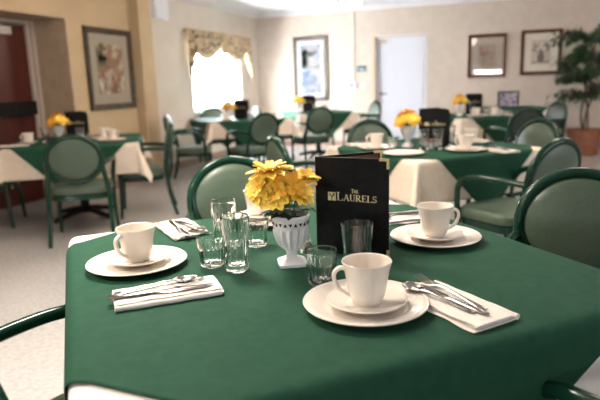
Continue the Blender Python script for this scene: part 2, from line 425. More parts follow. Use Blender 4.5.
def bouquet_extra(a_, root):
    b = MB(); random.seed(13)
    b.prism([(-.045, -.15), (.045, -.15), (.06, -.06), (.03, -.02), (-.03, -.02), (-.06, -.06)], -.0105, -.009)
    for i in range(11):
        t = rad(20 + 14 * i); L = random.uniform(.09, .17)
        b.prism([(-.004, -.03), (.004, -.03), (L * math.cos(t) + .006, L * math.sin(t)), (L * math.cos(t) - .006, L * math.sin(t))], -.0105, -.009)
        x, z = L * math.cos(t), L * math.sin(t); r = .022
        b.prism([(x + r * math.cos(q), z + r * math.sin(q)) for q in [2 * PI * k / 7 for k in range(7)]], -.0106, -.009)
    b.prism([(-.14, -.17), (.14, -.17), (.14, -.15), (-.14, -.15)], -.0105, -.009)
    b.build('painted_bouquet', 'art_ink', a_)
    b = MB()
    for (x, z) in ((0, .09), (-.05, .06), (.045, .05), (.01, .14)):
        b.prism([(x + .03 * math.cos(q), z + .035 * math.sin(q)) for q in [2 * PI * k / 9 for k in range(9)]], -.0115, -.0105)
    b.build('painted_blossom', 'art_pale', a_)
picture('framed_picture', 'small mahogany framed picture of a flower vase nearest the potted tree', (.512, YF - .003, 1.633), 0,
        .645, .745, .055, .115, 'frame_red', 'mat_cream', 'art_paper', extra=bouquet_extra)
s_ = MB().box(-2.69, -2.52, YF - .012, YF, 1.425, 1.535).build('door_sign', 'teal'); tag(s_, 'small teal room sign on the far wall beside the white door', 'sign')
MB().box(-2.655, -2.555, YF - .014, YF - .012, 1.455, 1.475).build('lettering_panel', 'trim', s_)
o = MB().box(-2.785, -2.745, YF - .025, YF, 1.24, H - .07).build('cable_raceway', 'wall_cool'); tag(o, 'thin vertical cable channel running down the far wall from the ceiling', 'cable channel')
sw = MB().box(-2.83, -2.70, YF - .055, YF, 1.12, 1.24).build('switch_box', 'white_plastic'); tag(sw, 'small white switch box at the foot of the cable channel', 'switch')
MB().box(-2.815, -2.775, YF - .065, YF - .055, 1.145, 1.215).build('switch', 'black', sw)
o = MB().box(-2.62, -2.55, YF - .01, YF, 1.11, 1.22).build('wall_switch', 'white_plastic'); tag(o, 'white light switch plate just left of the white door', 'switch')
MB().box(-2.595, -2.575, YF - .02, YF - .01, 1.15, 1.18).build('toggle', 'trim', o)
b = MB(); b.box(XL, XL + .10, 7.0, 7.34, 2.2, 2.52); u_ = b.build('wall_unit', 'white_plastic'); tag(u_, 'white box shaped unit high on the pale wall above the left chairs', 'wall unit')
b = MB()
for k in range(6): b.box(XL + .10, XL + .106, 7.03, 7.31, 2.23 + k * .045, 2.25 + k * .045)
b.build('grille', 'trim', u_)

# ------------------------------------------------------------------ ceiling lights
def make_fixture():
    r = empty('ceiling_light')
    b = MB(); b.lathe([(0, 0), (.09, 0), (.07, -.03), (.015, -.04), (.015, -.16), (.05, -.18), (.04, -.23), (0, -.24)], 20); b.build('canopy_rod', 'gold', r)
    for k in range(4):
        a = PI / 4 + k * PI / 2; c, s = math.cos(a), math.sin(a)
        arm = MB().tube(cat([(0.03 * c, .03 * s, -.2), (.12 * c, .12 * s, -.25), (.22 * c, .22 * s, -.2), (.24 * c, .24 * s, -.22)], 5), .008).build('arm', 'gold', r)
        MB().lathe([(.02, -.20), (.035, -.215), (.06, -.27), (.085, -.33), (.08, -.33), (.055, -.268), (.03, -.222), (.018, -.207)], 18, (.24 * c, .24 * s, 0), closed=True).build('shade', 'lamp_glass', arm)
    return r
LAMPS = [(-2.05, 7.35, 'gold ceiling light with glass shades at the top edge of the photo'),
         (-3.0, 4.3, 'gold ceiling light hanging above the table by the wooden door'),
         (.6, 4.6, 'gold ceiling light hanging above the table behind the menu'),
         (-1.2, 3.4, 'gold ceiling light hanging behind the front green table'),
         (-1.35, 1.9, 'gold ceiling light added above the front green table to brighten it'),  # unseen lamp, added to brighten the front table
         (-2.0, .25, 'gold ceiling light added over the lower left chair as fill'),  # unseen lamp, added as fill light for the cup fronts
         (1.8, 7.6, 'gold ceiling light hanging above the potted tree side')]
for (x, y, lb) in LAMPS:
    place('fixture', make_fixture, (x, y, H), .3, lb, 'ceiling light', 'ceiling lights')

# ------------------------------------------------------------------ chairs
def yb(z): return -.225 - (z - .45) * .2
def make_chair():
    r = empty('dining_chair')
    zc, rx, rz = .700, .207, .187
    b = MB()
    ring = [(rx * math.cos(2 * PI * k / 48), yb(zc + rz * math.sin(2 * PI * k / 48)), zc + rz * math.sin(2 * PI * k / 48)) for k in range(48)]
    b.tube(ring, .021, 10, closed=True); b.build('back_frame', 'green_paint', r)
    b = MB(); rings = []
    R = [(.05, -.040), (.5, -.038), (.8, -.031), (.96, -.019), (1.0, 0), (.96, .019), (.8, .031), (.5, .038), (.05, .040)]
    for (s, off) in R:
        rings.append([(0.193 * s * math.cos(2 * PI * k / 40), yb(zc + .173 * s * math.sin(2 * PI * k / 40)) + off, zc + .173 * s * math.sin(2 * PI * k / 40)) for k in range(40)])
    b.loops(rings); b.build('backrest', 'pad', r)
    b = MB(); rings = []
    for (ins, z) in ((.02, .398), (.004, .405), (0, .425), (.004, .452), (.02, .466), (.06, .474), (.13, .478)):
        rings.append([Vector((x * (1 + .10 * (y - .02)), y, z)) for x, y in sup(.245 - ins, .228 - ins, 36, 4, 0, .025)])
    b.loops(rings); b.build('seat', 'pad', r)
    b = MB(); rings = [[Vector((x, y, z)) for x, y in sup(.238, .222, 36, 4, 0, .02)] for z in (.355, .397)]
    b.loops(rings); b.build('seat_frame', 'green_paint', r)
    for s in (-1, 1):
        pts = cat([(s * .207, yb(.70), .70), (s * .211, yb(.60), .60), (s * .226, yb(.50), .50), (s * .234, -.232, .42), (s * .238, -.255, .2), (s * .248, -.31, 0.0)], 5)
        n = len(pts); MB().tube(pts, [.021 - .006 * max(0, i / n - .4) for i in range(n)], 10).build('leg', 'green_paint', r)
        pts = cat([(s * .232, .205, .40), (s * .236, .212, .2), (s * .244, .225, 0)], 5)
        n = len(pts); MB().tube(pts, [.021 - .006 * i / n for i in range(n)], 10).build('leg', 'green_paint', r)
        pts = cat([(s * .211, yb(.655), .655), (s * .250, -.12, .668), (s * .270, .04, .668), (s * .268, .13, .650), (s * .258, .185, .60), (s * .244, .205, .5), (s * .234, .205, .385)], 6)
        MB().tube(pts, .0185, 10).build('armrest', 'green_paint', r)
    return r
def chair(x, y, face, label):
    # face: direction vector the sitter looks along
    rz = math.atan2(face[1], face[0]) - PI / 2
    return place('chair', make_chair, (x, y, 0), rz, label, 'chair', 'green oval back armchairs')

# ------------------------------------------------------------------ tables with cloths
TZ = .756
def make_table(a):
    r = empty('pedestal_table')
    b = MB(); rings = [[Vector((x, y, z)) for x, y in sup(a - i_, a - i_, 48, 14)] for (i_, z) in ((.016, TZ - .03), (.010, TZ - .026), (.010, TZ - .008), (.016, TZ - .001))]
    b.loops(rings); b.build('tabletop', 'black', r)
    b = MB(); b.lathe([(.05, .05), (.04, .1), (.038, .66), (.16, .70), (.16, TZ - .03)], 20); b.build('column', 'black', r)
    for k in range(4):
        t = PI / 4 + k * PI / 2; c, s = math.cos(t), math.sin(t)
        MB().tube([(.02 * c, .02 * s, .085), (.15 * c, .15 * s, .07), (.34 * c, .34 * s, .035), (.36 * c, .36 * s, .018)], [.035, .03, .022, .018], 10).build('foot', 'black', r)
    return r
def drape_pt(u, v, a, r, off, al_side, al_corner, seed, wav):
    ai = a - r
    qx, qy = max(-ai, min(ai, u)), max(-ai, min(ai, v)); ex, ey = u - qx, v - qy
    d = math.hypot(ex, ey)
    if d < 1e-7: return (u, v, off)
    nx, ny = ex / d, ey / d
    th = math.atan2(abs(ey), abs(ex)); cn = math.sin(2 * th) ** 2
    dd = d; arc = r * PI / 2
    if dd < arc:
        g = dd / r; out = r * math.sin(g); z = -(r - r * math.cos(g))
    else:
        t_ = qx + qy * 1.3 + seed
        al = al_side + (al_corner * cn) * (1 + .25 * math.sin(7 * th + seed)) + wav * math.sin(9 * t_) + .6 * wav * math.sin(21 * t_ + 1)
        al = max(.012, al)
        out = r + (dd - arc) * math.sin(al); z = -r - (dd - arc) * math.cos(al)
    return (qx + nx * (out + off), qy + ny * (out + off), z + off)
def make_cloth(name, a, half, rot45, r, off, m, al_side, al_corner, seed, wav, n, half2=None, shift=0.0, shear=0.0):
    c45 = math.cos(PI / 4)
    def fn(i, j):
        u, v = (i * 2 - 1) * half, (j * 2 - 1) * half
        if half2: v = (j * 2 - 1) * half2 - shift - shear * u
        if rot45: u, v = c45 * u - c45 * v, c45 * u + c45 * v
        return drape_pt(u, v, a, r, off, al_side, al_corner, seed, wav)
    b = MB().grid(fn, n, n)
    o = b.build(name, m, auto=False)
    md = o.modifiers.new('thickness', 'SOLIDIFY'); md.thickness = .0022; md.offset = 1
    return o
def table(key, cx, cy, rot, a, t, drop, phrase, under='beige_cloth', n=70, r=.018, wav=.02, flare=.42, side=.03, **kw):
    o = make_table(a); o.location = (cx, cy, 0); o.rotation_euler = (0, 0, rot)
    tag(o, 'black pedestal base table under cloths, ' + phrase, 'table', 'pedestal tables')
    u = make_cloth('under_tablecloth', a, a + drop, False, r, .002, under, side, flare, cx * 3 + cy, wav, n)
    u.location = (cx, cy, TZ); u.rotation_euler = (0, 0, rot)
    tag(u, ('white' if under == 'white_cloth' else 'beige') + ' under cloth with hanging corners on ' + phrase, 'tablecloth', 'pale under cloths')
    g = make_cloth('table_topper', a, t, True, r, .0085, 'topper', .05, .3, cx + cy, wav * 1.3, n, **kw)
    g.location = (cx, cy, TZ); g.rotation_euler = (0, 0, rot)
    tag(g, 'dark green square cloth laid corner to side on ' + phrase, 'tablecloth', 'dark green cloths')
    return g
ZT = TZ + .0115     # upper face of the green cloth

# ------------------------------------------------------------------ tableware
def make_cup():
    r = empty('coffee_cup')
    b = MB(); b.lathe([(0, .006), (.024, .006), (.027, 0), (.031, 0), (.0315, .008), (.036, .014), (.041, .03), (.0435, .05), (.0475, .073), (.0530, .092), (.052, .0935), (.050, .0925),
                       (.045, .073), (.041, .05), (.038, .03), (.031, .014), (0, .011)], 40); b.build('body', 'china', r)
    pts = cat([(.0445, 0, .078), (.058, 0, .080), (.0690, 0, .070), (.0685, 0, .052), (.057, 0, .032), (.0375, 0, .020)], 6)
    MB().tube(pts, .0048, 8, sy=1.5).build('handle', 'china', r)
    return r
def make_saucer():
    b = MB(); b.lathe([(0, .003), (.028, .003), (.03, 0), (.045, 0), (.048, .003), (.065, .008), (.084, .0165), (.085, .018), (.0835, .019), (.064, .012), (.046, .007), (.033, .006), (.030, .0075), (.028, .006), (0, .006)], 48)
    return b.build('saucer', 'china')
def make_plate():
    b = MB(); b.lathe([(0, .003), (.07, .003), (.072, 0), (.088, 0), (.092, .003), (.115, .010), (.1325, .0155), (.1335, .017), (.1320, .0185), (.1265, .0165), (.1240, .0172), (.116, .0145), (.098, .0095), (.095, .0085), (.091, .0065), (.085, .0055), (0, .0055)], 64)
    return b.build('dinner_plate', 'china')
def strip(b, pts, seg=8):     # pts: x, y, z, half-width, half-thickness
    rings = []
    for (x, y, z, w, h) in pts:
        rings.append([Vector((x, y + w * math.cos(2 * PI * k / seg), z + h * math.sin(2 * PI * k / seg))) for k in range(seg)])
    b.loops(rings)
def make_fork():
    b = MB(); strip(b, [(-.1, 0, .002, .004, .001), (-.098, 0, .002, .0062, .0016), (-.08, 0, .0025, .0065, .002), (-.04, 0, .005, .004, .002), (.01, 0, .009, .0032, .002), (.03, 0, .008, .004, .0018), (.04, 0, .006, .010, .0014), (.052, 0, .0045, .0125, .0012), (.055, 0, .0045, .0125, .0012)])
    for k in range(4):
        y = -.0095 + k * .00633
        strip(b, [(.053, y, .0045, .0017, .0011), (.075, y, .004, .0014, .001), (.092, y * .95, .0075, .0012, .0009), (.1, y * .92, .0105, .0007, .0006)], 6)
    return b.build('fork', 'steel')
def make_knife():
    b = MB(); strip(b, [(-.11, 0, .003, .003, .001), (-.108, 0, .003, .0065, .0025), (-.07, 0, .003, .007, .003), (-.02, 0, .003, .005, .003), (-.01, 0, .003, .006, .002), (0, -.001, .003, .0095, .001), (.05, -.0005, .003, .010, .0008), (.085, .001, .003, .0085, .0007), (.1, .004, .003, .004, .0006), (.105, .006, .003, .001, .0005)])
    return b.build('table_knife', 'steel')
def make_spoon():
    b = MB(); strip(b, [(-.09, 0, .002, .004, .001), (-.088, 0, .002, .0062, .0016), (-.07, 0, .0025, .0065, .002), (-.03, 0, .005, .004, .002), (.015, 0, .009, .003, .002), (.035, 0, .0075, .004, .0018)])
    def fn(i, j):
        t = i; w = .0185 * math.sin(PI * (.06 + .94 * t)) ** .62 if t < 1 else 0
        w = max(w, .003 if t < .5 else .0006); x = .033 + .055 * t; y = (j * 2 - 1) * w
        dp = .007 * math.sin(PI * t) * (1 - (j * 2 - 1) ** 2)
        return (x, y, .0085 - .003 * (1 - t) * 0 - dp)
    b.grid(fn, 14, 10)
    o = b.build('spoon', 'steel'); o.modifiers.new('s', 'SOLIDIFY').thickness = .0012
    return o
def make_napkin():
    b = MB(); random.seed(21)
    L, W = .118, .061
    for k in range(3):
        z0 = .0025 + k * .0042; th = .0022
        dx, dy = (0, .003, .001)[k], (0, -.006, .003)[k]
        w = W - (0, .004, .010)[k]; rings = []
        for i in range(21):
            x = -L + 2 * L * i / 20
            wv = .0012 * math.sin(i * .7 + k * 1.7)
            sq = 1 - .35 * (max(0, abs(i - 10) - 9))
            rings.append([Vector((x + dx + .004 * math.sin(th_ * 1) * (1 if i == 20 else 0), dy + wv * 2 + (w * sgn(math.cos(th_)) * abs(math.cos(th_)) ** .5), z0 + abs(wv) * k * .5 + th * sq * math.sin(th_))) for th_ in [2 * PI * q / 16 for q in range(16)]])
        b.loops(rings)
    # the folded edge wrapping the layers
    b.tube([(-L + 2 * L * i / 20, -W + .001 + .001 * math.sin(i), .0062) for i in range(21)], .0062, 10, sy=1.0)
    return b.build('folded_napkin', 'napkin')
def sgn(x): return 1 if x >= 0 else -1
def tumbler_maker(h, r0, r1, flute, kind):
    def mk():
        def mod(th, z, r):
            if not flute: return 1
            k = max(0, min(1, (z - .12 * h) / (.1 * h))) * max(0, min(1, (.72 * h - z) / (.12 * h)))
            return 1 - .085 * k * abs(math.cos(8 * th)) ** 2
        b = MB(); prof = [(0, .004), (r0 * .8, .002), (r0 * .96, 0), (r0, .003)]
        if flute: prof += [(r0 * 1.0, .08 * h), (r0 * 1.04, .11 * h)]
        for i in range(1, 19):
            t = i / 18; z = .11 * h + (h * .985 - .11 * h) * t; prof.append((r0 * (1.04 if flute else 1.0) + (r1 - r0 * (1.04 if flute else 1.0)) * t, z))
        prof += [(r1 - .0006, h), (r1 - .0022, h - .0005)]
        inner = r0 - .0045
        for i in range(0, 9):
            t = 1 - i / 8; z = .14 * h + (h * .97 - .14 * h) * t; prof.append((inner + (r1 - .0024 - inner) * t, z))
        prof += [(inner * .8, .115 * h), (0, .11 * h)]
        b.lathe(prof, 72 if flute else 48, mod=lambda th, z, r: mod(th, z, r) if r > (r0 + (r1 - r0) * z / h) * .955 else 1)
        return b.build(kind, 'glass')
    return mk
mk_tall = tumbler_maker(.146, .030, .0375, True, 'tall_tumbler')
mk_short = tumbler_maker(.085, .031, .040, True, 'short_tumbler')
mk_plain = tumbler_maker(.130, .033, .0405, False, 'water_glass')

def flower_head(b_pet, b_eye, c, nrm, rad_, n, layers=2, droop=.25, seed=0):
    rnd = random.Random(seed)
    nrm = Vector(nrm).normalized(); a = Vector((0, 0, 1)) if abs(nrm.z) < .9 else Vector((1, 0, 0))
    u = (a - nrm * a.dot(nrm)).normalized(); w = nrm.cross(u); c = Vector(c)
    for L in range(layers):
        rr = rad_ * (1 - .28 * L)
        for k in range(n):
            th = 2 * PI * (k + .5 * L + rnd.uniform(-.2, .2)) / n
            d = u * math.cos(th) + w * math.sin(th); t_ = nrm.cross(d)
            lift = .25 + .45 * L + rnd.uniform(-.12, .15); wd = rr * rnd.uniform(.21, .30); ln = rr * rnd.uniform(.82, 1.15)
            vs = []
            prof = [(.08, .25), (.3, .65), (.65, 1.0), (.88, .82), (1.0, .30)]
            for (s, ww) in prof:
                hgt = lift * ln * s - droop * ln * s * s * 1.3
                for q in (-1, 0, 1):
                    vs.append(c + d * (ln * s) + t_ * (wd * ww * q) + nrm * (hgt + (.18 * wd if q else -.12 * wd)))
            fs = []
            for i in range(4):
                for q in range(2): fs.append((i * 3 + q, i * 3 + q + 1, (i + 1) * 3 + q + 1, (i + 1) * 3 + q))
            b_pet.add(vs, fs)
    m = Matrix.Translation(c) @ Matrix((u, w, nrm)).transposed().to_4x4()
    b_eye.lathe([(0, .0), (rad_ * .11, .0), (rad_ * .12, rad_ * .1), (rad_ * .07, rad_ * .18), (0, rad_ * .2)], 12, mtx=m)
def leaf_blade(b, p, d, ln, wd, droop):
    p = Vector(p); d = Vector(d).normalized(); s = d.cross(Vector((0, 0, 1))).normalized(); vs = []
    for (t, w) in ((0, .1), (.25, .8), (.5, 1), (.8, .6), (1, .05)):
        for q in (-1, 0, 1): vs.append(p + d * (ln * t) + s * (wd * w * q) + Vector((0, 0, -droop * t * t + (.15 * wd if q else 0))))
    b.add(vs, [(i * 3 + q, i * 3 + q + 1, (i + 1) * 3 + q + 1, (i + 1) * 3 + q) for i in range(4) for q in range(2)])

def make_small_flowers():      # flowers in a pot, for the far tables
    r = empty('flower_pot')
    b = MB(); b.lathe([(0, 0), (.035, 0), (.034, .012), (.016, .03), (.02, .05), (.042, .085), (.047, .12), (.05, .135), (.046, .135), (.04, .11), (0, .1)], 20); b.build('pot', 'white_ceramic', r)
    rnd = random.Random(4)
    for k in range(7):
        a = 2 * PI * k / 6; rr = .055 if k < 6 else 0; z = .17 + rnd.uniform(-.01, .03) if k < 6 else .215
        bp, be = MB(), MB(); flower_head(bp, be, (rr * math.cos(a), rr * math.sin(a), z), (math.cos(a) * .9 * (rr > 0), math.sin(a) * .9 * (rr > 0), .8), .052, 12, 2, .2, k)
        fl = bp.build('flower', 'yellow' if k % 2 else 'yellow2', r); be.build('flower_eye', 'flower_eye', fl)
    b = MB()
    for k in range(12):
        a = rnd.uniform(0, 6.28); leaf_blade(b, (.02 * math.cos(a), .02 * math.sin(a), .13), (math.cos(a), math.sin(a), .5), .075, .02, .02)
    b.build('foliage', 'leaf', r)
    return r

# ---- lettering: serif capitals drawn as strokes in a unit-high box
def glyph(ch):
    th, tn = .15, .055
    def bar(x0, y0, x1, y1, w):
        dx, dy = x1 - x0, y1 - y0; L = math.hypot(dx, dy); nx, ny = -dy / L * w / 2, dx / L * w / 2
        return [(x0 + nx, y0 + ny), (x0 - nx, y0 - ny), (x1 - nx, y1 - ny), (x1 + nx, y1 + ny)]
    def ser(x, y, w=.16): return [(x - w, y - .025), (x + w, y - .025), (x + w, y + .025), (x - w, y + .025)]
    def arc(cx, cy, rx, ry, a0, a1, w0, n=10):
        out = []
        for i in range(n):
            t0, t1 = rad(a0 + (a1 - a0) * i / n), rad(a0 + (a1 - a0) * (i + 1) / n)
            out.append([(cx + (rx + q) * math.cos(t), cy + (ry + q * .6) * math.sin(t)) for t, q in ((t0, -w0 / 2), (t1, -w0 / 2), (t1, w0 / 2), (t0, w0 / 2))])
        return out
    g = {'L': ([bar(.16, 0, .16, 1, th), ser(.16, .975), ser(.12, .025, .12), bar(.1, .025, .66, .025, .05), bar(.64, 0, .68, .24, .06)], .74),
         'A': ([bar(.1, 0, .4, 1, tn), bar(.4, 1, .72, 0, th), bar(.2, .34, .62, .34, tn), ser(.1, .025, .11), ser(.72, .025, .14)], .86),
         'U': ([bar(.16, .25, .16, 1, th), bar(.64, .25, .64, 1, tn), ser(.16, .975), ser(.64, .975, .12)] + arc(.40, .28, .245, .25, 180, 360, .09), .82),
         'R': ([bar(.16, 0, .16, 1, th), ser(.14, .975, .13), ser(.16, .025), bar(.3, .5, .74, 0, th), bar(.16, .5, .38, .5, tn), bar(.16, .972, .38, .972, tn), ser(.76, .025, .08)] + arc(.38, .735, .2, .235, -90, 90, .13), .86),
         'E': ([bar(.16, 0, .16, 1, th), bar(.02, .975, .6, .975, .05), bar(.02, .025, .64, .025, .05), bar(.16, .5, .46, .5, .05), bar(.58, .82, .6, 1, .05), bar(.6, 0, .66, .22, .06), bar(.46, .4, .46, .6, .045)], .72),
         'S': (arc(.3, .735, .2, .235, 20, 270, .09) + arc(.3, .265, .22, .235, -160, 90, .11) + [bar(.48, .78, .5, .98, .05), bar(.06, .02, .08, .24, .05)], .6),
         'T': ([bar(.36, 0, .36, 1, th), ser(.36, .025), bar(.02, .97, .7, .97, .06), bar(.03, .78, .03, .98, .05), bar(.69, .78, .69, .98, .05)], .74),
         'H': ([bar(.16, 0, .16, 1, th), bar(.66, 0, .66, 1, th), bar(.16, .5, .66, .5, tn), ser(.16, .975, .14), ser(.16, .025, .14), ser(.66, .975, .14), ser(.66, .025, .14)], .84)}
    return g[ch]
def text_mesh(b, s, x, z, h, sizes=None, y0=0, y1=-.0006, sx=1.0):
    for i, ch in enumerate(s):
        hh = h * (sizes[i] if sizes else 1); polys, adv = glyph(ch)
        for k, P in enumerate(polys): b.prism([(x + px * hh * sx, z + pz * hh) for px, pz in P], y0, y1 - .00002 * k)
        x += adv * hh * sx
    return x
def make_menu():
    # local: spine at the origin, front cover runs along +x with its outer face to -y; the back cover opens behind it
    r = empty('menu_folder')
    W, Hh, T = .210, .272, .0045
    ang = rad(52)
    b = MB(); b.box(0, W, -T, 0, 0, Hh); fc = b.build('front_cover', 'leatherette', r)
    mb = Matrix.Rotation(ang, 4, 'Z')
    b = MB(); b.box(0, W, 0, T, 0, Hh, mb); bc = b.build('back_cover', 'leatherette', r)
    b = MB(); b.tube([(-.001, .0, 0), (-.001, 0, Hh)], .0052, 12); b.build('spine', 'leatherette', r)
    b = MB(); b.box(.006, W - .012, -.0022, -.0004, .006, Hh - .008, mb); b.build('menu_page', 'brown_page', bc)
    MB().box(.006, W - .012, .0004, .0016, .006, Hh - .006).build('menu_page', 'brown_page', fc)
    def corner(mtx, par, zz, s, ysgn):
        q = .026; t0, t1 = (-T - .0008, .0008) if ysgn < 0 else (-.0008, T + .0008)
        b = MB()
        b.box(W - q, W + .0012, t0, t1, zz - (.0055 if s > 0 else -.0), zz + (.0012 if s > 0 else .0055), mtx)
        b.box(W - .0055, W + .0012, t0, t1, zz - (q if s > 0 else 0), zz + (0.0012 if s > 0 else q), mtx)
        b.build('gold_corner', 'gold', par)
    I = Matrix.Identity(4)
    corner(I, fc, Hh, 1, -1); corner(I, fc, 0, -1, -1); corner(mb, bc, Hh, 1, 1); corner(mb, bc, 0, -1, 1)
    # gold stamping on the front
    e = MB(); ex, ez, es = .034, .152, .0235
    e.prism([(ex, ez), (ex + es, ez), (ex + es, ez + es), (ex, ez + es)], -T - .0007, -T - .0001); em = e.build('emblem', 'gold_ink', fc)
    e = MB()
    for (p0, p1, w) in (((.5, .0), (.5, .5), .10), ((.5, .42), (.18, .86), .09), ((.5, .42), (.84, .9), .12), ((.32, .62), (.12, .62), .07), ((.66, .62), (.9, .62), .07)):
        dx, dz = p1[0] - p0[0], p1[1] - p0[1]; L = math.hypot(dx, dz); nx, nz = -dz / L * w / 2, dx / L * w / 2
        e.prism([(ex + es * (px), ez + es * pz) for px, pz in ((p0[0] + nx, p0[1] + nz), (p0[0] - nx, p0[1] - nz), (p1[0] - nx, p1[1] - nz), (p1[0] + nx, p1[1] + nz))], -T - .0012, -T - .0007)
    e.build('emblem_sprig', 'leatherette', em)
    t = MB(); text_mesh(t, 'LAURELS', ex + es + .003, ez + .0015, .018, [1.28, 1, 1, 1, 1, 1, 1], -T - .0001, -T - .0008, 1.17)
    text_mesh(t, 'THE', ex + es + .046, ez + .0245, .011, [1, .8, .8], -T - .0001, -T - .0008, 1.0); t.build('lettering', 'gold_ink', fc)
    return r

# ------------------------------------------------------------------ tables in the room
R45 = rad(45)
NT = dict(c=(-.4975, 1.4025), rot=rad(42), a=.620)
T2 = dict(c=(-.50, 4.13), rot=rad(46), a=.555)
T3 = dict(c=(-3.905, 4.386), rot=rad(34), a=.58)
T4 = dict(c=(-3.68, 7.46), rot=rad(45), a=.60)
T5 = dict(c=(-.32, 7.75), rot=rad(30), a=.52)
T6 = dict(c=(-3.0, 9.1), rot=rad(40), a=.50)
T7 = dict(c=(.10, 9.62), rot=rad(20), a=.45)
near_top = table('near', *NT['c'], NT['rot'], NT['a'], .736, .25, 'the front green table', 'white_cloth', n=170, r=.03, wav=.008, flare=.0, side=.012, half2=.765, shift=.02, shear=.18)
table('t2', *T2['c'], T2['rot'], T2['a'], .67, .26, 'the table behind the menu', n=90)
table('t3', *T3['c'], T3['rot'], T3['a'], .735, .26, 'the table by the wooden door', n=90)
table('t4', *T4['c'], T4['rot'], T4['a'], .765, .21, 'the table by the bright window', n=80)
table('t5', *T5['c'], T5['rot'], T5['a'], .63, .26, 'the table below the small pictures', n=80)
table('t6', *T6['c'], T6['rot'], T6['a'], .64, .26, 'the far table under the landscape picture', n=80)
table('t7', *T7['c'], T7['rot'], T7['a'], .56, .15, 'the rearmost table beside the potted tree', n=70)

# chairs -----------------------------------------------------------
def side_dir(T, k):      # outward normal of table side k
    a = T['rot'] + k * PI / 2; return Vector((math.cos(a), math.sin(a)))
def chair_at(T, k, dist, lateral, label, twist=0):
    n = side_dir(T, k); t = Vector((-n.y, n.x)); c = Vector(T['c']) + n * (T['a'] + dist) + t * lateral
    f = -n; ct, st = math.cos(twist), math.sin(twist)
    return chair(c.x, c.y, (f.x * ct - f.y * st, f.x * st + f.y * ct), label)
# sides: 0 = right-back, 1 = left-back, 2 = left-front, 3 = right-front
chair(-.855, .935, (.34, .94), 'green armchair at the lower left corner, only its arm and seat edge showing')
chair_at(NT, 1, .33, -.12, 'green oval back chair behind the clear glasses of the front table')
chair(.285, 1.95, (.06, -.998), 'large green oval back chair at the right edge of the photo')
chair(.385, 1.175, (-.707, .707), 'green chair at the lower right corner mostly below the front cloth')
chair(.05, 3.57, (-.77, .64), 'green armchair with arm reaching left, right of the table behind the menu')
chair(.05, 4.73, (-.7, -.7), 'green oval back chair directly behind the armchair right of the menu table')
chair(-.98, 4.75, (.59, -.8), 'green oval back chair below the white door')
chair(-1.20, 3.62, (.75, .66), 'green chair seen edge-on just left of the black menu')
chair_at(T3, 3, .22, .10, 'green oval back chair with its back to us at the table by the wooden door')
chair_at(T3, 0, .0, .0, 'green chair in side view right of the table by the wooden door')
chair_at(T3, 2, .26, .0, 'green chair on the left side of the table by the wooden door')
chair(-3.05, 6.55, (-.85, .53), 'green oval back chair in front of the table by the bright window')
chair(-3.90, 6.48, (.93, .37), 'green chair leaning left of the table by the bright window')
chair_at(T4, 1, .30, .05, 'green chair under the bright window, only its top showing')
chair(-2.75, 8.05, (-.7, .7), 'green oval back chair in front of the table under the landscape picture')
chair_at(T6, 2, .26, .0, 'green chair seen from the side left of the table under the landscape picture')
chair_at(T6, 0, .30, .0, 'green chair at the right side of the table under the landscape picture')
dark1 = chair_at(T5, 3, .28, .0, 'green chair with darker pads before the far table under the two small pictures')
dark2 = chair_at(T5, 0, .30, .0, 'green chair with darker pads nearest the potted tree')

M['pad_dark'] = add_noise(mat('darker_pad', (.02, .03, .02), .5), (.018, .026, .019), (.026, .036, .027), 120)  # darker version of the pad colour, set on two chairs
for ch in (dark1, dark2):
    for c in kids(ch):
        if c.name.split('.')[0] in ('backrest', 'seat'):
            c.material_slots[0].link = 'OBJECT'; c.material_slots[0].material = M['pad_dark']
# ------------------------------------------------------------------ the front table setting
A = 'near'
def cupset(plate, cup, hdir, where, front):
    px, py = plate
    place('plate', make_plate, (px, py, ZT), 0, 'cream dinner plate, %s' % where, 'plate', 'dinner plates')
    place('saucer', make_saucer, (px if not front else front[0], py if not front else front[1], ZT + .0062), 0, 'cream saucer under the cup, %s' % where, 'saucer', 'saucers')
    place('cup', make_cup, (cup[0], cup[1], ZT + .0062 + .0066), hdir, 'cream coffee cup, %s' % where, 'cup', 'coffee cups')
W_N, W_L, W_R, W_B = 'nearest setting of the front table', 'left setting of the front table', 'right setting of the front table', 'setting behind the yellow flowers on the front table'
cupset((-.266, 1.101), (-.262, 1.099), rad(206), W_N, (-.262, 1.097))
cupset((-.927, 1.216), (-.931, 1.226), rad(258), W_L, (-.930, 1.227))
cupset((-.185, 1.658), (-.187, 1.661), rad(20), W_R, (-.187, 1.66))
cupset((-.775, 1.765), (-.822, 1.79), rad(100), W_B, (-.80, 1.782))
def napset(cx, cy, rz, where, order=('fork', 'knife', 'spoon'), slide=0.0):
    # local +x of the cutlery points to the heads
    c, s = math.cos(rz), math.sin(rz)
    place('napkin', make_napkin, (cx, cy, ZT), rz, 'folded cream napkin under cutlery, %s' % where, 'napkin', 'folded napkins')
    zz = ZT + .0145
    spec = {'fork': (make_fork, 'fork', 'fork', 'forks'), 'knife': (make_knife, 'table knife', 'knife', 'knives'), 'spoon': (make_spoon, 'spoon', 'spoon', 'spoons')}
    offs = ((.026, .022, rad(5)), (.024, .002, rad(1)), (.034, -.022, rad(-3)))
    for nm, (dx, dy, da) in zip(order, offs):
        mk, ww, ct, gr = spec[nm]
        dx += slide; x = cx + dx * c - dy * s; y = cy + dx * s + dy * c
        place(nm, mk, (x, y, zz), rz + da, 'shiny steel %s on the napkin, %s' % (ww, where), ct, gr, 1.1)
napset(-.090, 1.152, math.atan2(.155, -.18), W_N, ('spoon', 'knife', 'fork'))
napset(-.728, 1.050, math.atan2(.163, .185), W_L, ('spoon', 'fork', 'knife'), -.042)
napset(-.318, 1.895, math.atan2(-.14, -.19), W_R, ('fork', 'spoon', 'knife'))
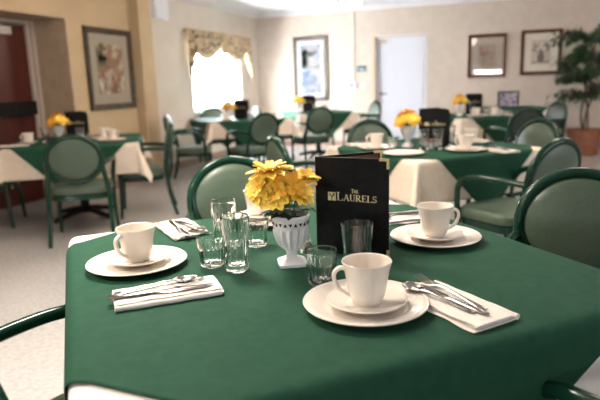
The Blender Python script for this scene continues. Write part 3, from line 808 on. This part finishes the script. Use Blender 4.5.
napset(-1.008, 1.578, math.atan2(-.185, .215), W_B, ('spoon', 'fork', 'knife'))
place('tall', mk_tall, (-.766, 1.422, ZT), .1, 'tall clear fluted tumbler, the farther of the two beside the flowers', 'glass', 'fluted glasses')
place('tall', mk_tall, (-.645, 1.255, ZT), .0, 'tall clear fluted tumbler, the nearest one left of the white urn', 'glass', 'fluted glasses')
place('short', mk_short, (-.728, 1.272, ZT), .2, 'short clear fluted tumbler beside the left plate', 'glass', 'fluted glasses')
place('short', mk_short, (-.690, 1.478, ZT), .0, 'short clear fluted tumbler next to the white urn and back cup', 'glass', 'fluted glasses')
place('plain', mk_plain, (-.338, 1.318, ZT), .0, 'plain clear water glass in front of the black menu', 'glass', 'water glasses')
place('short', mk_short, (-.400, 1.215, ZT), .3, 'short clear fluted tumbler behind the nearest coffee cup', 'glass', 'fluted glasses')

menu = place('menu', make_menu, (-.489, 1.468, ZT + .0005), rad(-8), 'black menu folder with gold corners standing open on the front table', 'menu', 'black menus')

# white urn and its flowers
UX, UY = -.523, 1.338
urn = empty('urn_vase', (UX, UY, ZT), rad(28)); tag(urn, 'white fluted ceramic urn holding yellow flowers on the front table', 'vase')
b = MB(); q = .0375
b.loops([[Vector((x, y, z)) for x, y in sup(q - i_, q - i_, 24, 9)] for i_, z in ((.001, 0), (0, .002), (0, .008), (.004, .011), (.014, .016), (.02, .02))]); b.build('base', 'white_ceramic', urn)
def flu(th, z, r): return 1 + (.085 * math.cos(14 * th) if .048 < z < .102 and r > .018 else 0)
b = MB(); b.lathe([(0, .016), (.017, .016), (.0145, .024), (.014, .034), (.020, .043), (.030, .052), (.038, .066), (.0425, .082), (.045, .098), (.046, .103), (.0475, .106), (.048, .126), (.051, .131), (.052, .135), (.0505, .138), (.047, .138), (.045, .126), (.04, .1), (0, .095)], 84, mod=flu)
b.build('bowl', 'white_ceramic', urn)
b = MB()
for k in range(22):
    th = 2 * PI * k / 22; s2 = 1 if k % 2 else -1
    m = Matrix.Rotation(th, 4, 'Z') @ Matrix.Translation((.0474, 0, .1165)) @ Matrix.Rotation(PI / 2, 4, 'Z')
    b.prism([(-.0048, -.004 * s2), (.0048, -.004 * s2), (0, .005 * s2)], -.0012, .001, m)
b.build('pierced_band', 'hole', urn)
b = MB(); b.lathe([(0, .118), (.0448, .118), (.0452, .122), (.02, .127), (0, .128)], 24); b.build('soil', 'soil', urn)
HEADS = [((-.050, -.030, .252), (-.10, -.10, .99), .058, 'large yellow flower topmost in the white urn', 'yellow'),
         ((-.076, -.030, .212), (-.65, -.60, .45), .048, 'yellow flower leftmost in the white urn', 'yellow'),
         ((-.040, -.052, .196), (-.15, -.70, .68), .047, 'yellow flower lowest at the front of the white urn', 'yellow'),
         ((-.006, -.036, .214), (.05, -.75, .62), .050, 'yellow flower in the centre of the bunch in the white urn', 'yellow2'),
         ((.024, -.034, .196), (.45, -.55, .68), .042, 'yellow flower low on the right side of the white urn', 'yellow'),
         ((.046, .052, .222), (.3, -.30, .9), .038, 'yellow flower rightmost beside the black menu', 'yellow'),
         ((-.035, .035, .212), (-.1, .3, .95), .042, 'yellow flower at the rear of the bunch in the white urn', 'yellow2')]
cy_, sy_ = math.cos(YAW), math.sin(YAW)
for i, (c, nr, rd, lb, cm) in enumerate(HEADS):
    c2 = (c[0] * cy_ - c[1] * sy_, c[0] * sy_ + c[1] * cy_, c[2]); n2 = (nr[0] * cy_ - nr[1] * sy_, nr[0] * sy_ + nr[1] * cy_, nr[2])
    fl = empty('flower', (UX, UY, ZT + .004)); tag(fl, lb, 'flower', 'yellow flowers in the white urn')
    bp, be = MB(), MB(); flower_head(bp, be, c2, n2, rd, 12, 2, .22, i + 20)
    o = bp.build('petals', cm, fl); be.build('flower_eye', 'flower_eye', fl)
    MB().tube(cat([(c2[0] * .25, c2[1] * .25, .12), (c2[0] * .5, c2[1] * .5, .12 + (c2[2] - .12) * .55), (c2[0], c2[1], c2[2])], 5), .0022, 6).build('stem', 'stem', fl)
    b = MB()
    for k in range(3):
        a = math.atan2(c2[1], c2[0]) + (k - 1) * .9
        leaf_blade(b, (c2[0] * .4, c2[1] * .4, .135 + .008 * k), (math.cos(a), math.sin(a), .25), .055, .014, .018)
    b.build('leaf', 'leaf', fl)
# shakers and sweetener packets behind the urn
def make_shaker():
    r = empty('salt_shaker')
    MB().lathe([(0, 0), (.0185, 0), (.019, .003), (.0165, .02), (.0125, .038), (.0115, .042), (.0095, .041), (.011, .036), (.0145, .02), (.0165, .005), (0, .004)], 20).build('glass_body', 'glass', r)
    MB().lathe([(0, .0042), (.0158, .0052), (.0140, .02), (.0115, .03), (0, .0305)], 18).build('salt', 'salt', r)
    MB().lathe([(.0112, .0415), (.0125, .042), (.0125, .05), (.009, .054), (0, .0545)], 18).build('cap', 'white_ceramic', r)
    return r
place('shaker', make_shaker, (-.524, 1.452, ZT), 0, 'small white salt shaker between the urn and the black menu', 'shaker', 'salt and pepper shakers')
place('shaker', make_shaker, (-.548, 1.515, ZT), 0, 'small shaker behind the other one, next to the black menu', 'shaker', 'salt and pepper shakers')
def make_caddy():
    r = empty('sweetener_caddy')
    b = MB(); b.box(-.03, .03, -.02, .02, 0, .003); b.box(-.03, .03, -.02, -.0175, .003, .045); b.box(-.03, .03, .0175, .02, .003, .045); b.box(-.03, -.0275, -.0175, .0175, .003, .045); b.box(.0275, .03, -.0175, .0175, .003, .045)
    b.build('holder', 'white_ceramic', r)
    for k in range(5): MB().box(-.025 + .002 * k, .021 + .001 * k, -.014 + k * .006, -.0125 + k * .006, .004, .062 + .003 * (k % 2)).build('packet', 'red_packet' if k % 2 == 0 else 'white_plastic', r)
    return r
place('caddy', make_caddy, (-.490, 1.580, ZT), rad(20), 'small caddy of red and white packets behind the black menu', 'caddy', 'sweetener caddies')

# ------------------------------------------------------------------ settings on the far tables
def far_cup(x, y, hd, where, plate=True, saucer=True):
    z = ZT
    if plate: place('plate', make_plate, (x, y, z), 0, 'cream dinner plate, %s' % where, 'plate', 'dinner plates'); z += .0062
    if saucer: place('saucer', make_saucer, (x, y, z), 0, 'cream saucer, %s' % where, 'saucer', 'saucers'); z += .0066
    place('cup', make_cup, (x, y, z), hd, 'cream coffee cup, %s' % where, 'cup', 'coffee cups')
def far_plate(x, y, where): place('plate', make_plate, (x, y, ZT), 0, 'cream dinner plate, %s' % where, 'plate', 'dinner plates')
def far_glass(x, y, k, where): place(k, {'tall': mk_tall, 'short': mk_short, 'plain': mk_plain}[k], (x, y, ZT), 0, '%s clear glass, %s' % ({'tall': 'tall', 'short': 'short', 'plain': 'plain'}[k], where), 'glass', 'fluted glasses' if k != 'plain' else 'water glasses')
# table behind the menu
P2 = 'on the table behind the menu'
napset(-1.02, 4.17, rad(40), 'left end ' + P2, ('spoon', 'fork', 'knife'))
far_cup(-.86, 3.93, rad(200), 'left setting ' + P2)
far_plate(-.615, 3.625, 'bare front plate ' + P2)
far_cup(-.245, 3.86, rad(190), 'right setting ' + P2)
far_cup(-.24, 4.33, rad(60), 'rear right setting ' + P2)
napset(-.03, 3.86, rad(130), 'right end ' + P2, ('fork', 'knife', 'spoon'))
place('flowers', make_small_flowers, (-.66, 4.07, ZT), 0, 'bunch of yellow flowers in a pale pot beside the second black menu', 'flowers', 'yellow flower pots', 1.15)
place('menu', make_menu, (-.575, 4.06, ZT + .0005), rad(-2), 'black menu folder standing behind clear glasses ' + P2, 'menu', 'black menus')
far_glass(-.43, 3.90, 'tall', 'right one of two before the second black menu'); far_glass(-.52, 3.88, 'tall', 'left one of two before the second black menu')
far_glass(-.30, 4.02, 'short', 'right of the second black menu'); far_glass(-.74, 3.93, 'short', 'in front of the flowers ' + P2)
far_glass(-.37, 4.12, 'tall', 'beside the rear right cup ' + P2)
place('caddy', make_caddy, (-.47, 3.97, ZT), rad(10), 'small caddy of red packets before the second black menu', 'caddy', 'sweetener caddies')
# table by the wooden door
P3 = 'on the table by the wooden door'
far_cup(-4.18, 4.05, rad(250), 'left side ' + P3, plate=False)
napset(-4.12, 3.83, rad(40), 'left end ' + P3, ('fork', 'knife', 'spoon'))
far_cup(-3.70, 4.53, rad(30), 'rear setting ' + P3)
far_cup(-3.46, 4.33, rad(60), 'right setting ' + P3)
far_plate(-3.60, 3.92, 'front setting behind the chair back ' + P3)
place('flowers', make_small_flowers, (-4.02, 4.27, ZT), .6, 'bunch of yellow flowers above the chair with its back to us', 'flowers', 'yellow flower pots')
place('menu', make_menu, (-4.02, 4.38, ZT + .0005), rad(24), 'black menu folder standing beside flowers ' + P3, 'menu', 'black menus')
far_glass(-3.72, 4.28, 'short', 'right of the menu ' + P3); far_glass(-4.1, 4.18, 'tall', 'left of the flowers ' + P3)
far_glass(-3.66, 4.15, 'tall', 'near the middle ' + P3)
# table by the window
P4 = 'on the table by the bright window'
place('flowers', make_small_flowers, (-3.66, 7.12, ZT), .3, 'bunch of yellow flowers before the bright window', 'flowers', 'yellow flower pots')
place('menu', make_menu, (-3.62, 7.22, ZT + .0005), rad(14), 'black menu folder standing before the bright window', 'menu', 'black menus')
far_cup(-3.60, 6.93, rad(180), 'front setting ' + P4); far_cup(-3.70, 7.52, rad(120), 'rear setting ' + P4); far_cup(-3.05, 7.25, rad(0), 'right setting ' + P4)
far_glass(-3.36, 7.15, 'tall', 'right of the menu ' + P4); far_glass(-3.80, 7.2, 'short', 'left of the flowers ' + P4); far_glass(-3.28, 7.02, 'short', 'front ' + P4)
# far table under the two small pictures
P5 = 'on the table below the small pictures'
place('flowers', make_small_flowers, (-.57, 7.62, ZT), 0, 'bunch of yellow flowers below the picture that mirrors a window', 'flowers', 'yellow flower pots')
place('menu', make_menu, (-.50, 7.75, ZT + .0005), rad(18), 'black menu folder standing below the picture that mirrors a window', 'menu', 'black menus')
far_cup(-.14, 7.55, rad(180), 'middle ' + P5); far_cup(-.35, 7.4, rad(200), 'front ' + P5); far_plate(-.05, 7.98, 'rear ' + P5)
far_glass(-.42, 7.66, 'tall', 'before the menu ' + P5); far_glass(-.25, 7.75, 'short', 'middle ' + P5)
napset(-.0, 7.62, rad(120), 'right end ' + P5)
# far table under the landscape picture
P6 = 'on the table under the landscape picture'
place('flowers', make_small_flowers, (-3.28, 8.95, ZT), 0, 'bunch of yellow flowers below the landscape picture', 'flowers', 'yellow flower pots')
place('menu', make_menu, (-3.24, 9.05, ZT + .0005), rad(14), 'black menu folder standing below the landscape picture', 'menu', 'black menus')
far_cup(-2.85, 8.85, rad(180), 'front ' + P6); far_cup(-2.95, 9.35, rad(100), 'rear ' + P6); far_glass(-3.0, 8.98, 'tall', 'middle ' + P6)
# rearmost table with a printed card
card = MB().box(-.16, .16, -.012, .012, 0, .25).build('display_card', 'black'); card.location = (.02, 9.62, ZT); card.rotation_euler = (0, 0, rad(12))
tag(card, 'small standing card with dark border and pale print on the rearmost table', 'card')
MB().box(-.135, .135, -.0135, -.012, .02, .225).build('print', 'blue_card', card)

# ------------------------------------------------------------------ potted tree
tr = empty('potted_tree', (1.17, 9.85, 0)); tag(tr, 'leafy green ficus tree in a terracotta pot at the right wall end', 'plant')
b = MB(); b.lathe([(0, 0), (.20, 0), (.205, .02), (.245, .33), (.265, .34), (.27, .40), (.245, .40), (.23, .34), (0, .33)], 36); b.build('pot', 'terracotta', tr)
b = MB(); b.lathe([(0, .335), (.228, .34), (.1, .36), (0, .365)], 24); b.build('soil', 'soil', tr)
rnd = random.Random(9); bt = MB(); bl = MB()
tips = []
for k in range(3):
    a = 2 * PI * k / 3; pts = [(.04 * math.cos(a), .04 * math.sin(a), .34)]
    for i in range(1, 6): pts.append((.05 * math.cos(a + i * .8) + .02 * rnd.uniform(-1, 1), .05 * math.sin(a + i * .8), (.34 + i * .285)))
    bt.tube(cat(pts, 5), .016, 8)
    for i in range(2, 6):
        for q in range(5 if i > 2 else 3):
            aa = rnd.uniform(0, 6.28); L = rnd.uniform(.2, .52) * (1.0 if i > 1 else .7); p = Vector(pts[i])
            e = p + Vector((math.cos(aa) * L, math.sin(aa) * L, rnd.uniform(-.05, .22)))
            br = cat([p, (p + e) / 2 + Vector((0, 0, .05)), e], 4); bt.tube(br, [.006, .0055, .005, .005, .004, .0035, .003, .003, .0025], 5)
            tips += [(x, aa) for x in br[2:]]
bt.build('trunk', 'bark', tr)
for (p, aa) in tips:
    for q in range(5):
        a2 = aa + rnd.uniform(-1.8, 1.8); s = p + Vector((rnd.uniform(-.05, .05), rnd.uniform(-.05, .05), rnd.uniform(-.06, .06)))
        leaf_blade(bl, s, (math.cos(a2), math.sin(a2), rnd.uniform(-.9, .15)), rnd.uniform(.07, .115), rnd.uniform(.018, .028), rnd.uniform(.01, .04))
bl.build('foliage', 'ficus', tr)

# ------------------------------------------------------------------ light
w = bpy.data.worlds.new('world'); sc.world = w; w.use_nodes = True
bg = w.node_tree.nodes['Background']; bg.inputs[0].default_value = (.86, .93, 1.0, 1); bg.inputs[1].default_value = 2.2
def area(name, loc, direction, sx, sy, power, color):
    l = bpy.data.lights.new(name, 'AREA'); l.shape = 'RECTANGLE'; l.size = sx; l.size_y = sy; l.energy = power; l.color = color
    o = bpy.data.objects.new(name, l); COL.objects.link(o); o.location = loc
    o.rotation_euler = Vector(direction).to_track_quat('-Z', 'Y').to_euler(); return o
area('window_daylight', (XL - .26, (WY0 + WY1) / 2, (WZ0 + WZ1) / 2), (1, 0, 0), WY1 - WY0, WZ1 - WZ0, 640, (.88, .94, 1.0))
area('right_window_daylight', (XR + .26, 2.8, 1.45), (-1, 0, 0), 3.2, 1.3, 10, (.92, .96, 1.0))
area('rear_window_daylight', (-.8, YB - .26, 1.25), (0, 1, 0), 1.1, .6, 30, (.92, .96, 1.0))
for (x, y, lb) in LAMPS:
    k = [a[:2] for a in LAMPS].index((x, y)); down = k in (3, 4, 5)  # downlights include the two lamps added to brighten the front table
    l = bpy.data.lights.new('lamp_bulbs', 'SPOT' if down else 'POINT'); l.energy = {0: 24, 1: 5.5, 2: 12, 3: 40, 4: 105, 5: 95, 6: 10}[k]; l.color = (1.0, .91, .80); l.shadow_soft_size = .24
    if down: l.spot_size = rad(138); l.spot_blend = .8
    o = bpy.data.objects.new('lamp_bulbs', l); COL.objects.link(o); o.location = (x, y, H - .40)
